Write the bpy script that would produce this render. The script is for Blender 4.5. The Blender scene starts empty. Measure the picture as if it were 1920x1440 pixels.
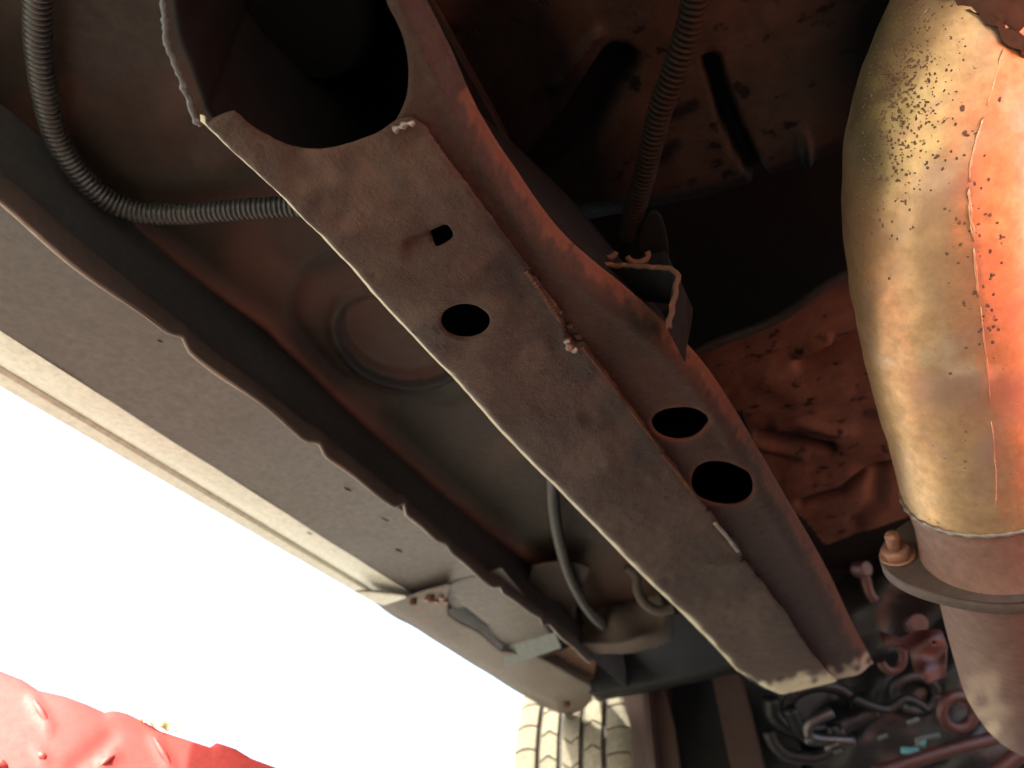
import bpy, math, random
import numpy as np
from mathutils import Vector, Matrix
random.seed(7); rng = np.random.default_rng(7)
scene = bpy.context.scene
C = scene.collection

# ------------------------------------------------------------------ camera
F = 1440.0                                   # focal length in photo pixels (1920 wide)
dY = np.array([810., -1030., -1440.]); dY /= np.linalg.norm(dY)   # car's forward axis in camera space
dZ = np.array([0., 2013., -1440.]); dZ /= np.linalg.norm(dZ)      # up
dX = np.cross(dY, dZ); dX /= np.linalg.norm(dX)
dZ = np.cross(dX, dY)
R = np.stack([dX, dY, dZ])                   # world <- camera
cam_d = bpy.data.cameras.new('camera'); cam = bpy.data.objects.new('camera', cam_d); C.objects.link(cam)
M4 = Matrix([list(R[0]) + [0], list(R[1]) + [0], list(R[2]) + [0], [0, 0, 0, 1]])
cam.matrix_world = M4
cam_d.sensor_width = 36; cam_d.lens = 27; cam_d.clip_start = 0.01; cam_d.clip_end = 3000
cam_d.dof.use_dof = True; cam_d.dof.focus_distance = 0.32; cam_d.dof.aperture_fstop = 13
scene.camera = cam

# ------------------------------------------------------------------ light
SUN_EL, SUN_AZ = math.radians(46), math.radians(206)     # azimuth clockwise from +Y
sdir = Vector((math.sin(SUN_AZ) * math.cos(SUN_EL), math.cos(SUN_AZ) * math.cos(SUN_EL), math.sin(SUN_EL)))
world = bpy.data.worlds.new('World'); scene.world = world; world.use_nodes = True
wn = world.node_tree.nodes; wl = world.node_tree.links
sky = wn.new('ShaderNodeTexSky'); sky.sky_type = 'NISHITA'; sky.sun_disc = False
sky.sun_elevation = SUN_EL; sky.sun_rotation = SUN_AZ
sky.air_density = 1.0; sky.dust_density = 6.0; sky.ozone_density = 0.6
wl.new(sky.outputs[0], wn['Background'].inputs[0]); wn['Background'].inputs[1].default_value = 0.15
sl = bpy.data.lights.new('sun', 'SUN'); sl.energy = 2.4; sl.angle = math.radians(0.5); sl.color = (1, .93, .8)
so = bpy.data.objects.new('sun', sl); C.objects.link(so); so.rotation_euler = sdir.to_track_quat('Z', 'Y').to_euler()
scene.view_settings.view_transform = 'Standard'; scene.view_settings.look = 'None'
scene.view_settings.exposure = 2.8; scene.view_settings.gamma = 1

# ------------------------------------------------------------------ helpers
def ray(px, py):
    v = np.stack([np.asarray(px, float) - 960, 720 - np.asarray(py, float), np.full(np.shape(px), -F)], -1)
    return v @ R.T
def on(px, py, plane):                        # pixel of the photograph -> point on a world plane (n, c)
    n, c = np.array(plane[0], float), plane[1]
    v = ray(px, py); return v * (c / (v @ n))[..., None]
def at(px, py, d):                            # pixel -> point at depth d along the view axis
    return ray(float(px), float(py)) * (d / F)
def proj(P):
    v = P @ R; return 960 + v[..., 0] / -v[..., 2] * F, 720 - v[..., 1] / -v[..., 2] * F
def Z(z): return ((0, 0, 1), z)
def Y(y): return ((0, 1, 0), y)

def cr(pts, n=6, closed=False):
    P = np.array(pts, float); m = len(P); out = []
    rngi = range(m if closed else m - 1)
    for i in rngi:
        if closed: a, b, c, d = P[i - 1], P[i], P[(i + 1) % m], P[(i + 2) % m]
        else: a, b, c, d = P[max(i - 1, 0)], P[i], P[i + 1], P[min(i + 2, m - 1)]
        for k in range(n):
            t = k / n
            out.append(.5 * ((2 * b) + (c - a) * t + (2 * a - 5 * b + 4 * c - d) * t * t + (3 * b - a - 3 * c + d) * t ** 3))
    if not closed: out.append(P[-1])
    return [tuple(q) for q in out]
def densify(pts, step):
    P = np.array(pts, float); out = []
    for i in range(len(P)):
        a, b = P[i], P[(i + 1) % len(P)]
        n = max(1, int(np.ceil(np.linalg.norm(b - a) / step)))
        for k in range(n): out.append(a + (b - a) * k / n)
    return np.array(out)
def ell(cx, cy, rx, ry, rot=0, n=48, p=2.0):
    out = []
    for k in range(n):
        t = 2 * math.pi * k / n; c, s = math.cos(t), math.sin(t)
        x = rx * math.copysign(abs(c) ** (2 / p), c); y = ry * math.copysign(abs(s) ** (2 / p), s)
        out.append((cx + x * math.cos(rot) - y * math.sin(rot), cy + x * math.sin(rot) + y * math.cos(rot)))
    return out
def inside(px, py, poly):
    res = np.zeros(np.shape(px), bool); P = np.array(poly)
    x1, y1 = P[:, 0], P[:, 1]; x2, y2 = np.roll(x1, -1), np.roll(y1, -1)
    for a, b, c, d in zip(x1, y1, x2, y2):
        if b == d: continue
        cond = ((b > py) != (d > py)) & (px < (c - a) * (py - b) / (d - b) + a)
        res ^= cond
    return res
def dline(px, py, pts):                       # distance to a polyline, pixels
    P = np.array(pts, float); best = np.full(np.shape(px), 1e9)
    for a, b in zip(P[:-1], P[1:]):
        d = b - a; L = max(d @ d, 1e-9)
        t = np.clip(((px - a[0]) * d[0] + (py - a[1]) * d[1]) / L, 0, 1)
        best = np.minimum(best, np.hypot(px - a[0] - t * d[0], py - a[1] - t * d[1]))
    return best
def sm(a, b, x):
    t = np.clip((x - a) / (b - a), 0, 1); return t * t * (3 - 2 * t)
_w = [(rng.uniform(0, 6.28), rng.uniform(0, 6.28), rng.uniform(.5, 1.6)) for _ in range(14)]
def wob(px, py, L):                           # smooth pseudo noise, about -1..1
    s = 0
    for a, ph, f in _w: s = s + np.sin((px * math.cos(a) + py * math.sin(a)) * f * 6.28 / L + ph)
    return s / 4.5

def mesh_obj(name, V, Fc, mat, parent=None, smooth=True, attrs=None):
    root = parent
    while root is not None and root.parent is not None: root = root.parent
    V = np.array(V, float)
    if root is not None: V = V - np.array(root.location)
    me = bpy.data.meshes.new(name); me.from_pydata(V.tolist(), [], [list(map(int, f)) for f in Fc])
    if attrs:
        for k, a in attrs.items():
            at_ = me.attributes.new(k, 'FLOAT', 'POINT'); at_.data.foreach_set('value', np.array(a, np.float32))
    if smooth: me.polygons.foreach_set('use_smooth', [True] * len(me.polygons))
    me.materials.append(mat); me.update()
    o = bpy.data.objects.new(name, me); C.objects.link(o)
    if parent is not None: o.parent = parent
    return o
def merge(*parts):
    V, Fc, n = [], [], 0
    for v, f in parts:
        V += [tuple(q) for q in v]; Fc += [[i + n for i in g] for g in f]; n += len(v)
    return V, Fc

def sheet_vf(outer, holes, plane, step=6, disp=None, thick=.002, rim=.0008, lens_=0.0):
    """a pressed metal sheet: its outline lies on a real plane, with true thickness and a rolled rim"""
    O = densify(outer, step * .5); H = [densify(h, step * .35) for h in holes]
    x0, y0 = O.min(0) - step; x1, y1 = O.max(0) + step
    nx, ny = int((x1 - x0) / step) + 2, int((y1 - y0) / step) + 2
    gx, gy = np.meshgrid(x0 + np.arange(nx) * step, y0 + np.arange(ny) * step)
    cx, cy = gx[:-1, :-1] + step / 2, gy[:-1, :-1] + step / 2
    keep = inside(cx, cy, O)
    for h in H: keep &= ~inside(cx, cy, h)
    idx = np.arange(nx * ny).reshape(ny, nx)
    jj, ii = np.nonzero(keep)
    quads = np.stack([idx[jj, ii], idx[jj, ii + 1], idx[jj + 1, ii + 1], idx[jj + 1, ii]], -1)
    used, inv = np.unique(quads, return_inverse=True); quads = inv.reshape(quads.shape)
    P = np.stack([gx.ravel()[used], gy.ravel()[used]], -1)
    he = {}
    for q in quads:
        for k in range(4): he[(q[k], q[(k + 1) % 4])] = 1
    bnd = [e for e in he if (e[1], e[0]) not in he]
    nxt = {}; prv = {}
    for a, b in bnd: nxt[a] = b; prv[b] = a
    bv = list(nxt.keys()); allb = np.concatenate([O] + H)
    # exact snapping onto the outline segments
    segs = []
    for L in [O] + H: segs.append(np.concatenate([L, np.roll(L, -1, 0)], 1))
    S = np.concatenate(segs); A, B = S[:, :2], S[:, 2:]
    D = B - A; LL = np.maximum((D ** 2).sum(1), 1e-9)
    for v in bv:
        t = np.clip(((P[v] - A) * D).sum(1) / LL, 0, 1); Q = A + D * t[:, None]
        k = np.argmin(((Q - P[v]) ** 2).sum(1)); P[v] = Q[k]
    for L in [outer] + list(holes):           # keep sharp corners
        L = np.array(L)
        for i in range(len(L)):
            u = L[i] - L[i - 1]; w = L[(i + 1) % len(L)] - L[i]
            nu, nw = np.linalg.norm(u), np.linalg.norm(w)
            if nu > 0 and nw > 0 and (u @ w) / (nu * nw) < .8:
                b = bv[int(np.argmin(((P[bv] - L[i]) ** 2).sum(1)))]
                if np.linalg.norm(P[b] - L[i]) < step * 1.5: P[b] = L[i]
    W = on(P[:, 0], P[:, 1], plane)
    n = np.array(plane[0], float); n /= np.linalg.norm(n)
    if plane[1] < 0: n = -n
    # n points away from the camera
    if disp is not None: W = W + n * disp(P[:, 0], P[:, 1])[:, None]
    nv = len(W); back = W + n * thick
    V = np.concatenate([W, back]); Fc = quads.tolist() + (quads[:, ::-1] + nv).tolist()
    bset = {v: i for i, v in enumerate(bv)}
    ring = np.zeros((len(bv), 3))
    for v in bv:
        t = W[nxt[v]] - W[prv.get(v, v)]; o = np.cross(t, n); l = np.linalg.norm(o)
        cen = o / l if l > 1e-9 else o
        ring[bset[v]] = cen
    # orient outward: away from a neighbouring interior point
    k = 0
    for q in quads[:400]:
        for v in q:
            if v in bset:
                c = W[q].mean(0); k += np.sign((W[v] - c) @ ring[bset[v]])
    if k < 0: ring = -ring
    Wb = W[bv]; base = len(V)
    r1 = Wb + ring * rim * .75 + n * min(rim, thick / 2) * .4; r2 = Wb + ring * rim + n * thick / 2
    V = np.concatenate([V, r1, r2]); m = len(bv)
    for a, b in bnd:
        ia, ib = bset[a], bset[b]
        Fc += [[b, a, base + ia, base + ib], [base + ib, base + ia, base + m + ia, base + m + ib],
               [base + m + ib, base + m + ia, a + nv, b + nv]]
    return V, Fc, np.concatenate([P, P, P[bv], P[bv]])
def sheet(name, outer, holes, plane, mat, parent, attrf=None, **k):
    V, Fc, P = sheet_vf(outer, holes, plane, **k)
    return mesh_obj(name, V, Fc, mat, parent, attrs={n: np.clip(v, 0, 1) for n, v in attrf(P[:, 0], P[:, 1]).items()} if attrf else None)

def frames(P):
    P = np.array(P, float); T = np.gradient(P, axis=0); T /= np.linalg.norm(T, axis=1)[:, None]
    u = np.cross(T[0], [0.13, .2, .97]); u /= np.linalg.norm(u); U = []
    for t in T:
        u = u - t * (u @ t); u /= np.linalg.norm(u); U.append(u)
    U = np.array(U); return P, T, U, np.cross(T, U)
def tube_vf(P, r, seg=20, cap=True):
    P, T, U, Wv = frames(P); n = len(P); r = np.full(n, r) if np.isscalar(r) else np.array(r, float)
    a = np.arange(seg) * 2 * math.pi / seg
    V = P[:, None] + r[:, None, None] * (U[:, None] * np.cos(a)[None, :, None] + Wv[:, None] * np.sin(a)[None, :, None])
    V = V.reshape(-1, 3).tolist(); Fc = []
    for i in range(n - 1):
        for j in range(seg):
            k = (j + 1) % seg; Fc.append([i * seg + j, i * seg + k, (i + 1) * seg + k, (i + 1) * seg + j])
    if cap: Fc.append(list(range(seg))[::-1]); Fc.append([(n - 1) * seg + j for j in range(seg)])
    return V, Fc
def resample(P, step):
    P = np.array(P, float); L = np.r_[0, np.cumsum(np.linalg.norm(np.diff(P, axis=0), axis=1))]
    s = np.arange(0, L[-1], step); return np.stack([np.interp(s, L, P[:, k]) for k in range(P.shape[1])], -1)
def hose_vf(ctrl, r, pitch, depth=.13, seg=20):
    """ribbed split conduit"""
    P = resample(cr(ctrl, 16), pitch / 6); s = np.arange(len(P)) % 6
    prof = np.array([1, 1, .97, 1 - depth, 1 - depth, .97])[s]
    return tube_vf(P, r * prof, seg)
def box_vf(c, s, rot=None):
    c = np.array(c, float); s = np.array(s, float) / 2; b = min(s) * .25; V = []
    # chamfered box
    pts = []
    for sx in (-1, 1):
        for sy in (-1, 1):
            for sz in (-1, 1):
                for ax in range(3):
                    p = np.array([sx, sy, sz]) * (s - b); p[ax] = [sx, sy, sz][ax] * s[ax]; pts.append(p)
    import bmesh
    bm = bmesh.new()
    for p in pts: bm.verts.new(p)
    bmesh.ops.convex_hull(bm, input=bm.verts); bm.verts.index_update()
    V = np.array([v.co[:] for v in bm.verts]); Fc = [[v.index for v in f.verts] for f in bm.faces]; bm.free()
    if rot is not None: V = V @ np.array(rot).T
    return V + c, Fc
def extrude_profile_vf(prof, y0, y1, ny=2, wobble=None, closed=False):
    """profile of (x, z) swept along y"""
    prof = np.array(prof, float); ys = np.linspace(y0, y1, ny); V = []; m = len(prof); Fc = []
    for i, y in enumerate(ys):
        p = prof.copy()
        if wobble is not None: p = wobble(p, y)
        V += [(a, y, b) for a, b in p]
    for i in range(ny - 1):
        for j in range(m if closed else m - 1):
            k = (j + 1) % m; Fc.append([i * m + j, i * m + k, (i + 1) * m + k, (i + 1) * m + j])
    return V, Fc
def cyl_vf(a, b, r, seg=24, r2=None):
    a = np.array(a, float); b = np.array(b, float); r2 = r if r2 is None else r2; c = (b - a)
    e = min(.15 * r, .3 * np.linalg.norm(c)) / np.linalg.norm(c)
    P = [a, a + c * e * .01, a + c * e, b - c * e, b - c * e * .01, b]
    return tube_vf(P, [r * .8, r * .85, r, r2, r2 * .85, r2 * .8], seg)
def hexrot(axis):
    q = Vector(axis).to_track_quat('Z', 'Y').to_matrix(); return np.array(q)

# ------------------------------------------------------------------ materials
def mat(name, c1, c2, rough=.6, metal=0., spots=None, spot_scale=60, spot_amt=.62, scale=12, bump=.15, bscale=350, coarse=25, cbump=.3, stretch=None, spec=.5, attr=None, extra=None):
    m = bpy.data.materials.new(name); m.use_nodes = True; nt = m.node_tree; N, L = nt.nodes, nt.links
    b = N['Principled BSDF']; tc = N.new('ShaderNodeTexCoord'); mp = N.new('ShaderNodeMapping')
    L.new(tc.outputs['Object'], mp.inputs[0])
    if stretch: mp.inputs['Scale'].default_value = stretch
    def noise(s, d=5, r=.6, src=mp):
        n = N.new('ShaderNodeTexNoise'); n.inputs['Scale'].default_value = s; n.inputs['Detail'].default_value = d
        n.inputs['Roughness'].default_value = r; L.new(src.outputs[0], n.inputs['Vector']); return n
    def ramp(src, a, bb):
        r = N.new('ShaderNodeMapRange'); r.inputs[1].default_value = a; r.inputs[2].default_value = bb; r.clamp = True
        L.new(src, r.inputs[0]); return r.outputs[0]
    def mix(f, a, bb, typ='MIX'):
        x = N.new('ShaderNodeMix'); x.data_type = 'RGBA'; x.blend_type = typ
        if isinstance(f, float): x.inputs[0].default_value = f
        else: L.new(f, x.inputs[0])
        for i, q in ((6, a), (7, bb)):
            if isinstance(q, tuple): x.inputs[i].default_value = (*q, 1)
            else: L.new(q, x.inputs[i])
        return x.outputs[2]
    n1 = noise(scale); col = mix(ramp(n1.outputs[0], .35, .65), c1, c2)
    n2 = noise(bscale * .5, 3, .7); col = mix(ramp(n2.outputs[0], .3, .75), col, tuple(x * .62 for x in c1))
    hsrc = None
    if extra:
        for (ec, es, lo, hi) in extra:
            ne = noise(es, 6, .65); col = mix(ramp(ne.outputs[0], lo, hi), col, ec)
    if spots:
        n3 = noise(spot_scale, 4, .55); f3 = ramp(n3.outputs[0], spot_amt, spot_amt + .05); col = mix(f3, col, spots); hsrc = f3
    if attr:
        for (an, ac) in attr:
            a = N.new('ShaderNodeAttribute'); a.attribute_name = an; col = mix(a.outputs['Fac'], col, ac)
    L.new(col, b.inputs['Base Color'])
    b.inputs['Metallic'].default_value = metal; b.inputs['Specular IOR Level'].default_value = spec
    rr = N.new('ShaderNodeMapRange'); rr.inputs[3].default_value = max(rough - .12, .05); rr.inputs[4].default_value = min(rough + .15, 1)
    L.new(n2.outputs[0], rr.inputs[0]); L.new(rr.outputs[0], b.inputs['Roughness'])
    nb = noise(bscale, 4, .7); nc = noise(coarse, 4, .5)
    b1 = N.new('ShaderNodeBump'); b1.inputs['Strength'].default_value = bump; b1.inputs['Distance'].default_value = .001
    L.new(nb.outputs[0], b1.inputs['Height'])
    b2 = N.new('ShaderNodeBump'); b2.inputs['Strength'].default_value = cbump; b2.inputs['Distance'].default_value = .004
    L.new(nc.outputs[0], b2.inputs['Height']); L.new(b1.outputs[0], b2.inputs['Normal'])
    last = b2
    if hsrc is not None:
        b3 = N.new('ShaderNodeBump'); b3.inputs['Strength'].default_value = .5; b3.inputs['Distance'].default_value = .0006; b3.invert = True
        L.new(hsrc, b3.inputs['Height']); L.new(last.outputs[0], b3.inputs['Normal']); last = b3
    L.new(last.outputs[0], b.inputs['Normal'])
    return m
RUST = (.20, .065, .022)
_mat = mat
DK = {'rail_undercoat': .25, 'rail_primer': .23, 'floor_undercoat': .24, 'red_lit_floor': .37, 'sill_underside': .29, 'tarnished_pipe': .78, 'rusty_steel': .55, 'dusty_beige': .5, 'oily_engine': .35, 'cast_aluminium': .22,
      'fender_foot_metal': .42, 'conduit_plastic': .9, 'brown_conduit': .3, 'sidewall_rubber': .5, 'red_rod': .24, 'brown_heat_pipe': .8, 'flange_steel': .5, 'rusty_bolt': .6, 'galvanised_grey': .55}
def mat(name, c1, c2, *a, **k):
    f = DK.get(name, 1.); sc = lambda c: tuple(x * f for x in c)
    if k.get('extra'): k['extra'] = [(sc(e[0]), *e[1:]) for e in k['extra']]
    if k.get('spots'): k['spots'] = sc(k['spots'])
    if k.get('attr'): k['attr'] = [(n, sc(c)) for n, c in k['attr']]
    return _mat(name, sc(c1), sc(c2), *a, **k)
M_rail = mat('rail_undercoat', (.21, .120, .082), (.12, .068, .047), .5, spec=.16, spots=(.07, .04, .03), spot_scale=70, spot_amt=.66, bscale=700, bump=1.0, coarse=60, cbump=.55,
             extra=[((.26, .2, .14), 9, .56, .68), (RUST, 160, .71, .74)], attr=[('grime', (.085, .052, .042)), ('dust', (.34, .22, .155)), ('lit_wear', (2.3, 2.15, 1.5))])  # last attr paints light caught by the edge, over some bare-metal wear
M_railB = mat('rail_primer', (.19, .12, .09), (.15, .095, .072), .55, spec=.16, spots=(.05, .03, .025), spot_scale=90, spot_amt=.72, bscale=600, bump=.8, coarse=50, cbump=.35, attr=[('rust', (.42, .175, .105)), ('lit_wear', (1.9, 1.7, 1.3))])  # last attr paints the lit, partly bare end lip
M_floor = mat('floor_undercoat', (.135, .098, .074), (.095, .062, .047), .5, spec=.16, bscale=300, bump=.25, scale=10, cbump=.15, spots=RUST, spot_scale=150, spot_amt=.74,
              attr=[('red', (.60, .22, .15)), ('dark', (.018, .018, .018))])
M_red_floor = mat('red_lit_floor', (.24, .148, .098), (.135, .078, .052), .6, spec=.08, spots=(.03, .016, .013), spot_scale=65, spot_amt=.60, bscale=320, bump=.5, scale=16, cbump=.5,
                  attr=[('red', (.30, .17, .11)), ('dark', (.010, .009, .009))])  # lighter, redder brown carries the red light on this panel
M_inner = mat('sill_undercoat', (.060, .066, .065), (.042, .048, .048), .42, spots=RUST, spot_scale=120, spot_amt=.75, bump=.3, bscale=260)  # albedo lifted to carry the lens glare over this face
M_dark = mat('dark_undercoat', (.016, .018, .018), (.010, .012, .013), .5, spec=.15, spots=RUST, spot_scale=120, spot_amt=.75, bump=.3, bscale=260)
M_lip = mat('lip_undercoat', (.030, .022, .018), (.018, .014, .012), .7, spec=.2)
M_black = mat('shade_black', (.010, .010, .010), (.007, .007, .007), .8, spec=.08)  # near-black that also stands for deep shade in recesses
M_sill = mat('sill_underside', (.30, .27, .24), (.235, .20, .168), .42, spec=.2, spots=(.06, .05, .04), spot_scale=55, spot_amt=.76, bump=.12, cbump=.12, scale=8)
M_paint = mat('cream_paint', (.55, .57, .47), (.50, .52, .42), .3, bump=.05, cbump=.08)
M_rusty = mat('rusty_steel', (.17, .085, .05), (.10, .055, .038), .75, spec=.2, spots=(.28, .10, .04), spot_scale=70, spot_amt=.62, bump=.6, bscale=260)
M_hose = mat('conduit_plastic', (.040, .040, .036), (.06, .055, .048), .32, bump=.08, bscale=500, scale=40)
M_pipe = mat('tarnished_pipe', (.84, .58, .30), (.70, .45, .25), .43, metal=.8, spots=(.10, .065, .045), spot_scale=180, spot_amt=.69, bump=.12, bscale=300, scale=22, cbump=.12,
             extra=[((.58, .42, .30), 45, .55, .7), ((.85, .74, .52), 14, .58, .72)], attr=[('pit', (.09, .06, .045)), ('edge_shade', (.22, .20, .13)), ('band', (.50, .34, .25)), ('gold', (.90, .72, .30))])  # olive attr paints the shaded strip on the upper left edge
M_pipe2 = mat('brown_heat_pipe', (.26, .15, .11), (.20, .12, .09), .62, metal=.1, spots=(.08, .04, .03), spot_scale=110, spot_amt=.7, bump=.2, attr=[('pale', (.62, .48, .32))])
M_flange = mat('flange_steel', (.20, .15, .12), (.15, .11, .09), .55, metal=.3, bump=.3)
M_weld = mat('weld_bead', (.22, .19, .16), (.30, .26, .20), .4, metal=.5, bump=.7, bscale=200)
M_rubber = mat('dusty_rubber', (.105, .098, .066), (.13, .118, .078), .85, bump=.15, bscale=300)
M_carcass = mat('groove_rubber', (.040, .038, .030), (.05, .046, .036), .85)
M_wall = mat('sidewall_rubber', (.09, .06, .05), (.07, .05, .04), .8)
M_red = mat('red_enamel', (.42, .045, .038), (.36, .038, .032), .6, bump=.1, cbump=.05, scale=8, coarse=12)
M_bounce = mat('bounce_red', (.85, .15, .055), (.80, .13, .05), .5, bump=.2)
M_ground = mat('concrete', (.25, .24, .20), (.20, .19, .16), .85, scale=2, bscale=60, coarse=6)
M_beige = mat('dusty_beige', (.19, .15, .115), (.13, .10, .08), .7, spec=.2, bump=.3)
M_alu = mat('cast_aluminium', (.45, .43, .40), (.36, .34, .32), .35, metal=.8)
M_teal = mat('teal_plastic', (.05, .22, .25), (.1, .22, .24), .5)
M_redrod = mat('red_rod', (.22, .05, .035), (.15, .04, .03), .5)
M_yellow = mat('yellow_tape', (.62, .55, .30), (.45, .42, .28), .6)
M_boltm = mat('rusty_bolt', (.42, .2, .12), (.30, .16, .10), .5, metal=.3, bump=.4)
M_steelg = mat('galvanised_grey', (.20, .23, .215), (.15, .18, .17), .45, metal=.3, scale=40)
M_engine = mat('oily_engine', (.03, .03, .031), (.018, .019, .02), .4, spec=.35, scale=25, coarse=40, cbump=.8, bump=.3)

def tag(o, label=None, cat=None, group=None, kind=None):
    for k, v in (('label', label), ('category', cat), ('group', group), ('kind', kind)):
        if v: o[k] = v
    return o

# ------------------------------------------------------------------ ground
GZ = -.13
g = mesh_obj('ground', [(-800, -800, GZ), (800, -800, GZ), (800, 800, GZ), (-800, 800, GZ)], [[0, 1, 2, 3]], M_ground, smooth=False)
tag(g, kind='structure')

# ------------------------------------------------------------------ the car
car = bpy.data.objects.new('car', None); C.objects.link(car); car.location = (0, .6, GZ)
tag(car, 'underside of a cream car with brown undercoated frame rail and tarnished exhaust pipe', 'car')
ZA = .22
slB = .12
planeA = Z(ZA)
planeB = ((-slB, 0, 1), .2240 + slB * .0935)

# --- frame rail, bottom plate
left = [(372, 243), (430, 300), (490, 350), (545, 400), (600, 455), (660, 522), (720, 590), (780, 650), (830, 702), (900, 778), (970, 851), (1050, 931),
        (1130, 1011), (1210, 1091), (1290, 1170), (1360, 1240), (1398, 1282), (1425, 1303), (1452, 1312)]
end = [(1500, 1304), (1568, 1288)]
seam = [(1545, 1258), (1500, 1196), (1450, 1125), (1400, 1062), (1384, 1056), (1388, 1040), (1372, 1018), (1340, 978), (1300, 930), (1266, 888), (1235, 842), (1160, 742),
        (1092, 650), (1078, 652), (1062, 640), (1056, 612), (1030, 570), (1000, 530), (965, 480), (925, 425), (880, 365), (830, 300), (792, 246)]
arc = [(770, 232), (745, 238), (718, 257), (682, 273), (640, 283), (590, 290), (545, 285), (500, 268), (465, 246), (436, 221)]
seamj = [(x + random.uniform(-2.5, 2.5), y + random.uniform(-2, 2)) for x, y in densify(seam, 14)][:-14]
outA = cr(left, 5) + end + seamj + [tuple(s) for s in seam[-1:]] + cr(arc, 5) + [(404, 234), (388, 244)]
hole1 = ell(873, 600, 52, 35.5, 0.06)
slot = ell(828, 445, 28, 20, -.55, p=3.2)
def dispA(px, py):
    d = .0012 * wob(px, py, 420) + .0004 * wob(px, py, 130) + .00012 * wob(px, py, 31)
    d += .0034 * np.exp(-(dline(px, py, [(770, 468), (828, 440)]) / 15) ** 2)              # pressed louver
    d -= .0016 * np.exp(-(dline(px, py, [(1265, 1078), (1310, 1060), (1378, 1046)]) / 8) ** 2) + .0016 * np.exp(-(dline(px, py, [(1255, 1095), (1320, 1078), (1392, 1062)]) / 12) ** 2) * -1  # patch edge
    d += .0016 * sm(0, 26, (py - 1068) + .33 * (px - 1290)) * sm(-60, 60, px - 1230) * 0
    d -= .0011 * np.exp(-(dline(px, py, [(1090, 780), (1140, 860)]) / 22) ** 2)
    d += .0005 * np.exp(-(dline(px, py, [(940, 470), (1070, 690), (1240, 890)]) / 14) ** 2)  # groove beside the seam
    d -= .0008 * np.exp(-(dline(px, py, [(1240, 900), (1390, 1090), (1540, 1260)]) / 30) ** 2)
    d += .0030 * np.exp(-(dline(px, py, [(1470, 1277), (1505, 1266)]) / 9) ** 2)
    l = dline(px, py, left); d += .0050 * np.exp(-(l / 9) ** 2)                              # rolled left edge
    e = dline(px, py, [(1400, 1290), (1450, 1318), (1500, 1308), (1570, 1290)]); d += .0060 * np.exp(-(e / 20) ** 2)
    for (x, y, s, a) in ((1340, 1115, 13, .0012), (1420, 1150, 11, -.001), (1405, 1190, 9, .001), (640, 400, 10, .0008), (700, 520, 8, .001), (1170, 985, 9, .001), (1330, 1200, 9, .0008), (730, 905 - 120, 12, .001), (1100, 780, 14, .0015), (1205, 905, 11, .001), (520, 300, 20, -.001), (1010, 760, 16, .001)):
        d += a * np.exp(-((px - x) ** 2 + (py - y) ** 2) / s ** 2)
    return d
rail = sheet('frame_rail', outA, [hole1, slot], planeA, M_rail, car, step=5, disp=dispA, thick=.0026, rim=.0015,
             attrf=lambda px, py: {'lit_wear': 1.1 * np.exp(-(np.minimum(dline(px, py, left), dline(px, py, [(1452, 1312), (1568, 1288)])) / (5.5 + 3.5 * wob(px, py, 60))) ** 2) + .9 * sm(0, 1, 1.2 - dline(px, py, [(1440, 1300), (1560, 1278)]) / 24 + .5 * wob(px, py, 28)) * (py > 1240),
                                   'dust': .9 * np.exp(-(((px - 660) / 190) ** 2 + ((py - 350) / 95) ** 2)) * (.6 + .5 * wob(px, py, 70)) + .5 * sm(1000, 1250, py) + .35 * sm(.1, .8, wob(px, py, 150)),
                                   'grime': .9 * np.exp(-(dline(px, py, [(900, 440), (1000, 560), (1130, 740), (1200, 850)]) / 46) ** 2) * (.7 + .6 * wob(px, py, 55)) + .5 * sm(.2, .9, wob(py, px, 210)) * (py < 1000)})
# --- right-hand half with the oval holes
right = [(1642, 1260), (1626, 1228), (1600, 1180), (1562, 1100), (1520, 1022), (1470, 938), (1420, 852), (1372, 772), (1332, 712), (1292, 666), (1240, 615), (1182, 566), (1130, 521),
         (1080, 480), (1040, 440), (1000, 390), (960, 333), (920, 272), (882, 203), (852, 135), (822, 72), (792, 15), (758, -60)]
inner = [(715, -60), (733, 8), (750, 40), (765, 80), (773, 130), (770, 180), (757, 214), (742, 240)]
outB = cr(right, 5) + cr(inner, 4) + [(760, 300), (860, 420), (960, 545), (1040, 660), (1120, 765), (1200, 870), (1300, 1000), (1400, 1125), (1480, 1225), (1540, 1290)]
hB1 = ell(1275, 793, 57, 33, -.13, p=2.2); hB2 = ell(1354, 906, 60, 42, .12, p=2.5)
hB1 = [(x, y - 6 * ((x - 1275) / 53) ** 2 * (y > 793)) for x, y in hB1]
def dispB(px, py):
    d = .0010 * wob(px, py, 380) + .0003 * wob(px, py, 120) + .0001 * wob(px, py, 28)
    l = dline(px, py, right); d += .005 * np.exp(-(l / 17) ** 2) - .0014 * np.exp(-((l - 34) / 15) ** 2)
    d += .003 * np.exp(-(dline(px, py, [(1330, 800), (1350, 830)]) / 14) ** 2) * .3
    e = dline(px, py, [(1560, 1295), (1645, 1262)]); d += .004 * np.exp(-(e / 20) ** 2)
    return d
railB = sheet('side_plate', outB, [hB1, hB2], planeB, M_railB, rail, step=5, disp=dispB, thick=.0024, rim=.0012,
              attrf=lambda px, py: {'rust': .95 * sm(1.0, .3, dline(px, py, right) / 17 + .35 * wob(px, py, 24) + .2 * wob(px, py, 70)) * (py > 180) + .06 + .5 * np.exp(-(np.minimum(dline(px, py, hB1 + hB1[:1]), dline(px, py, hB2 + hB2[:1])) / 4.5) ** 2), 'lit_wear': .8 * sm(0, 1, 1.1 - dline(px, py, [(1555, 1280), (1645, 1255)]) / 26 + .5 * wob(px, py, 30)) * (py > 1215)})
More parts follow.
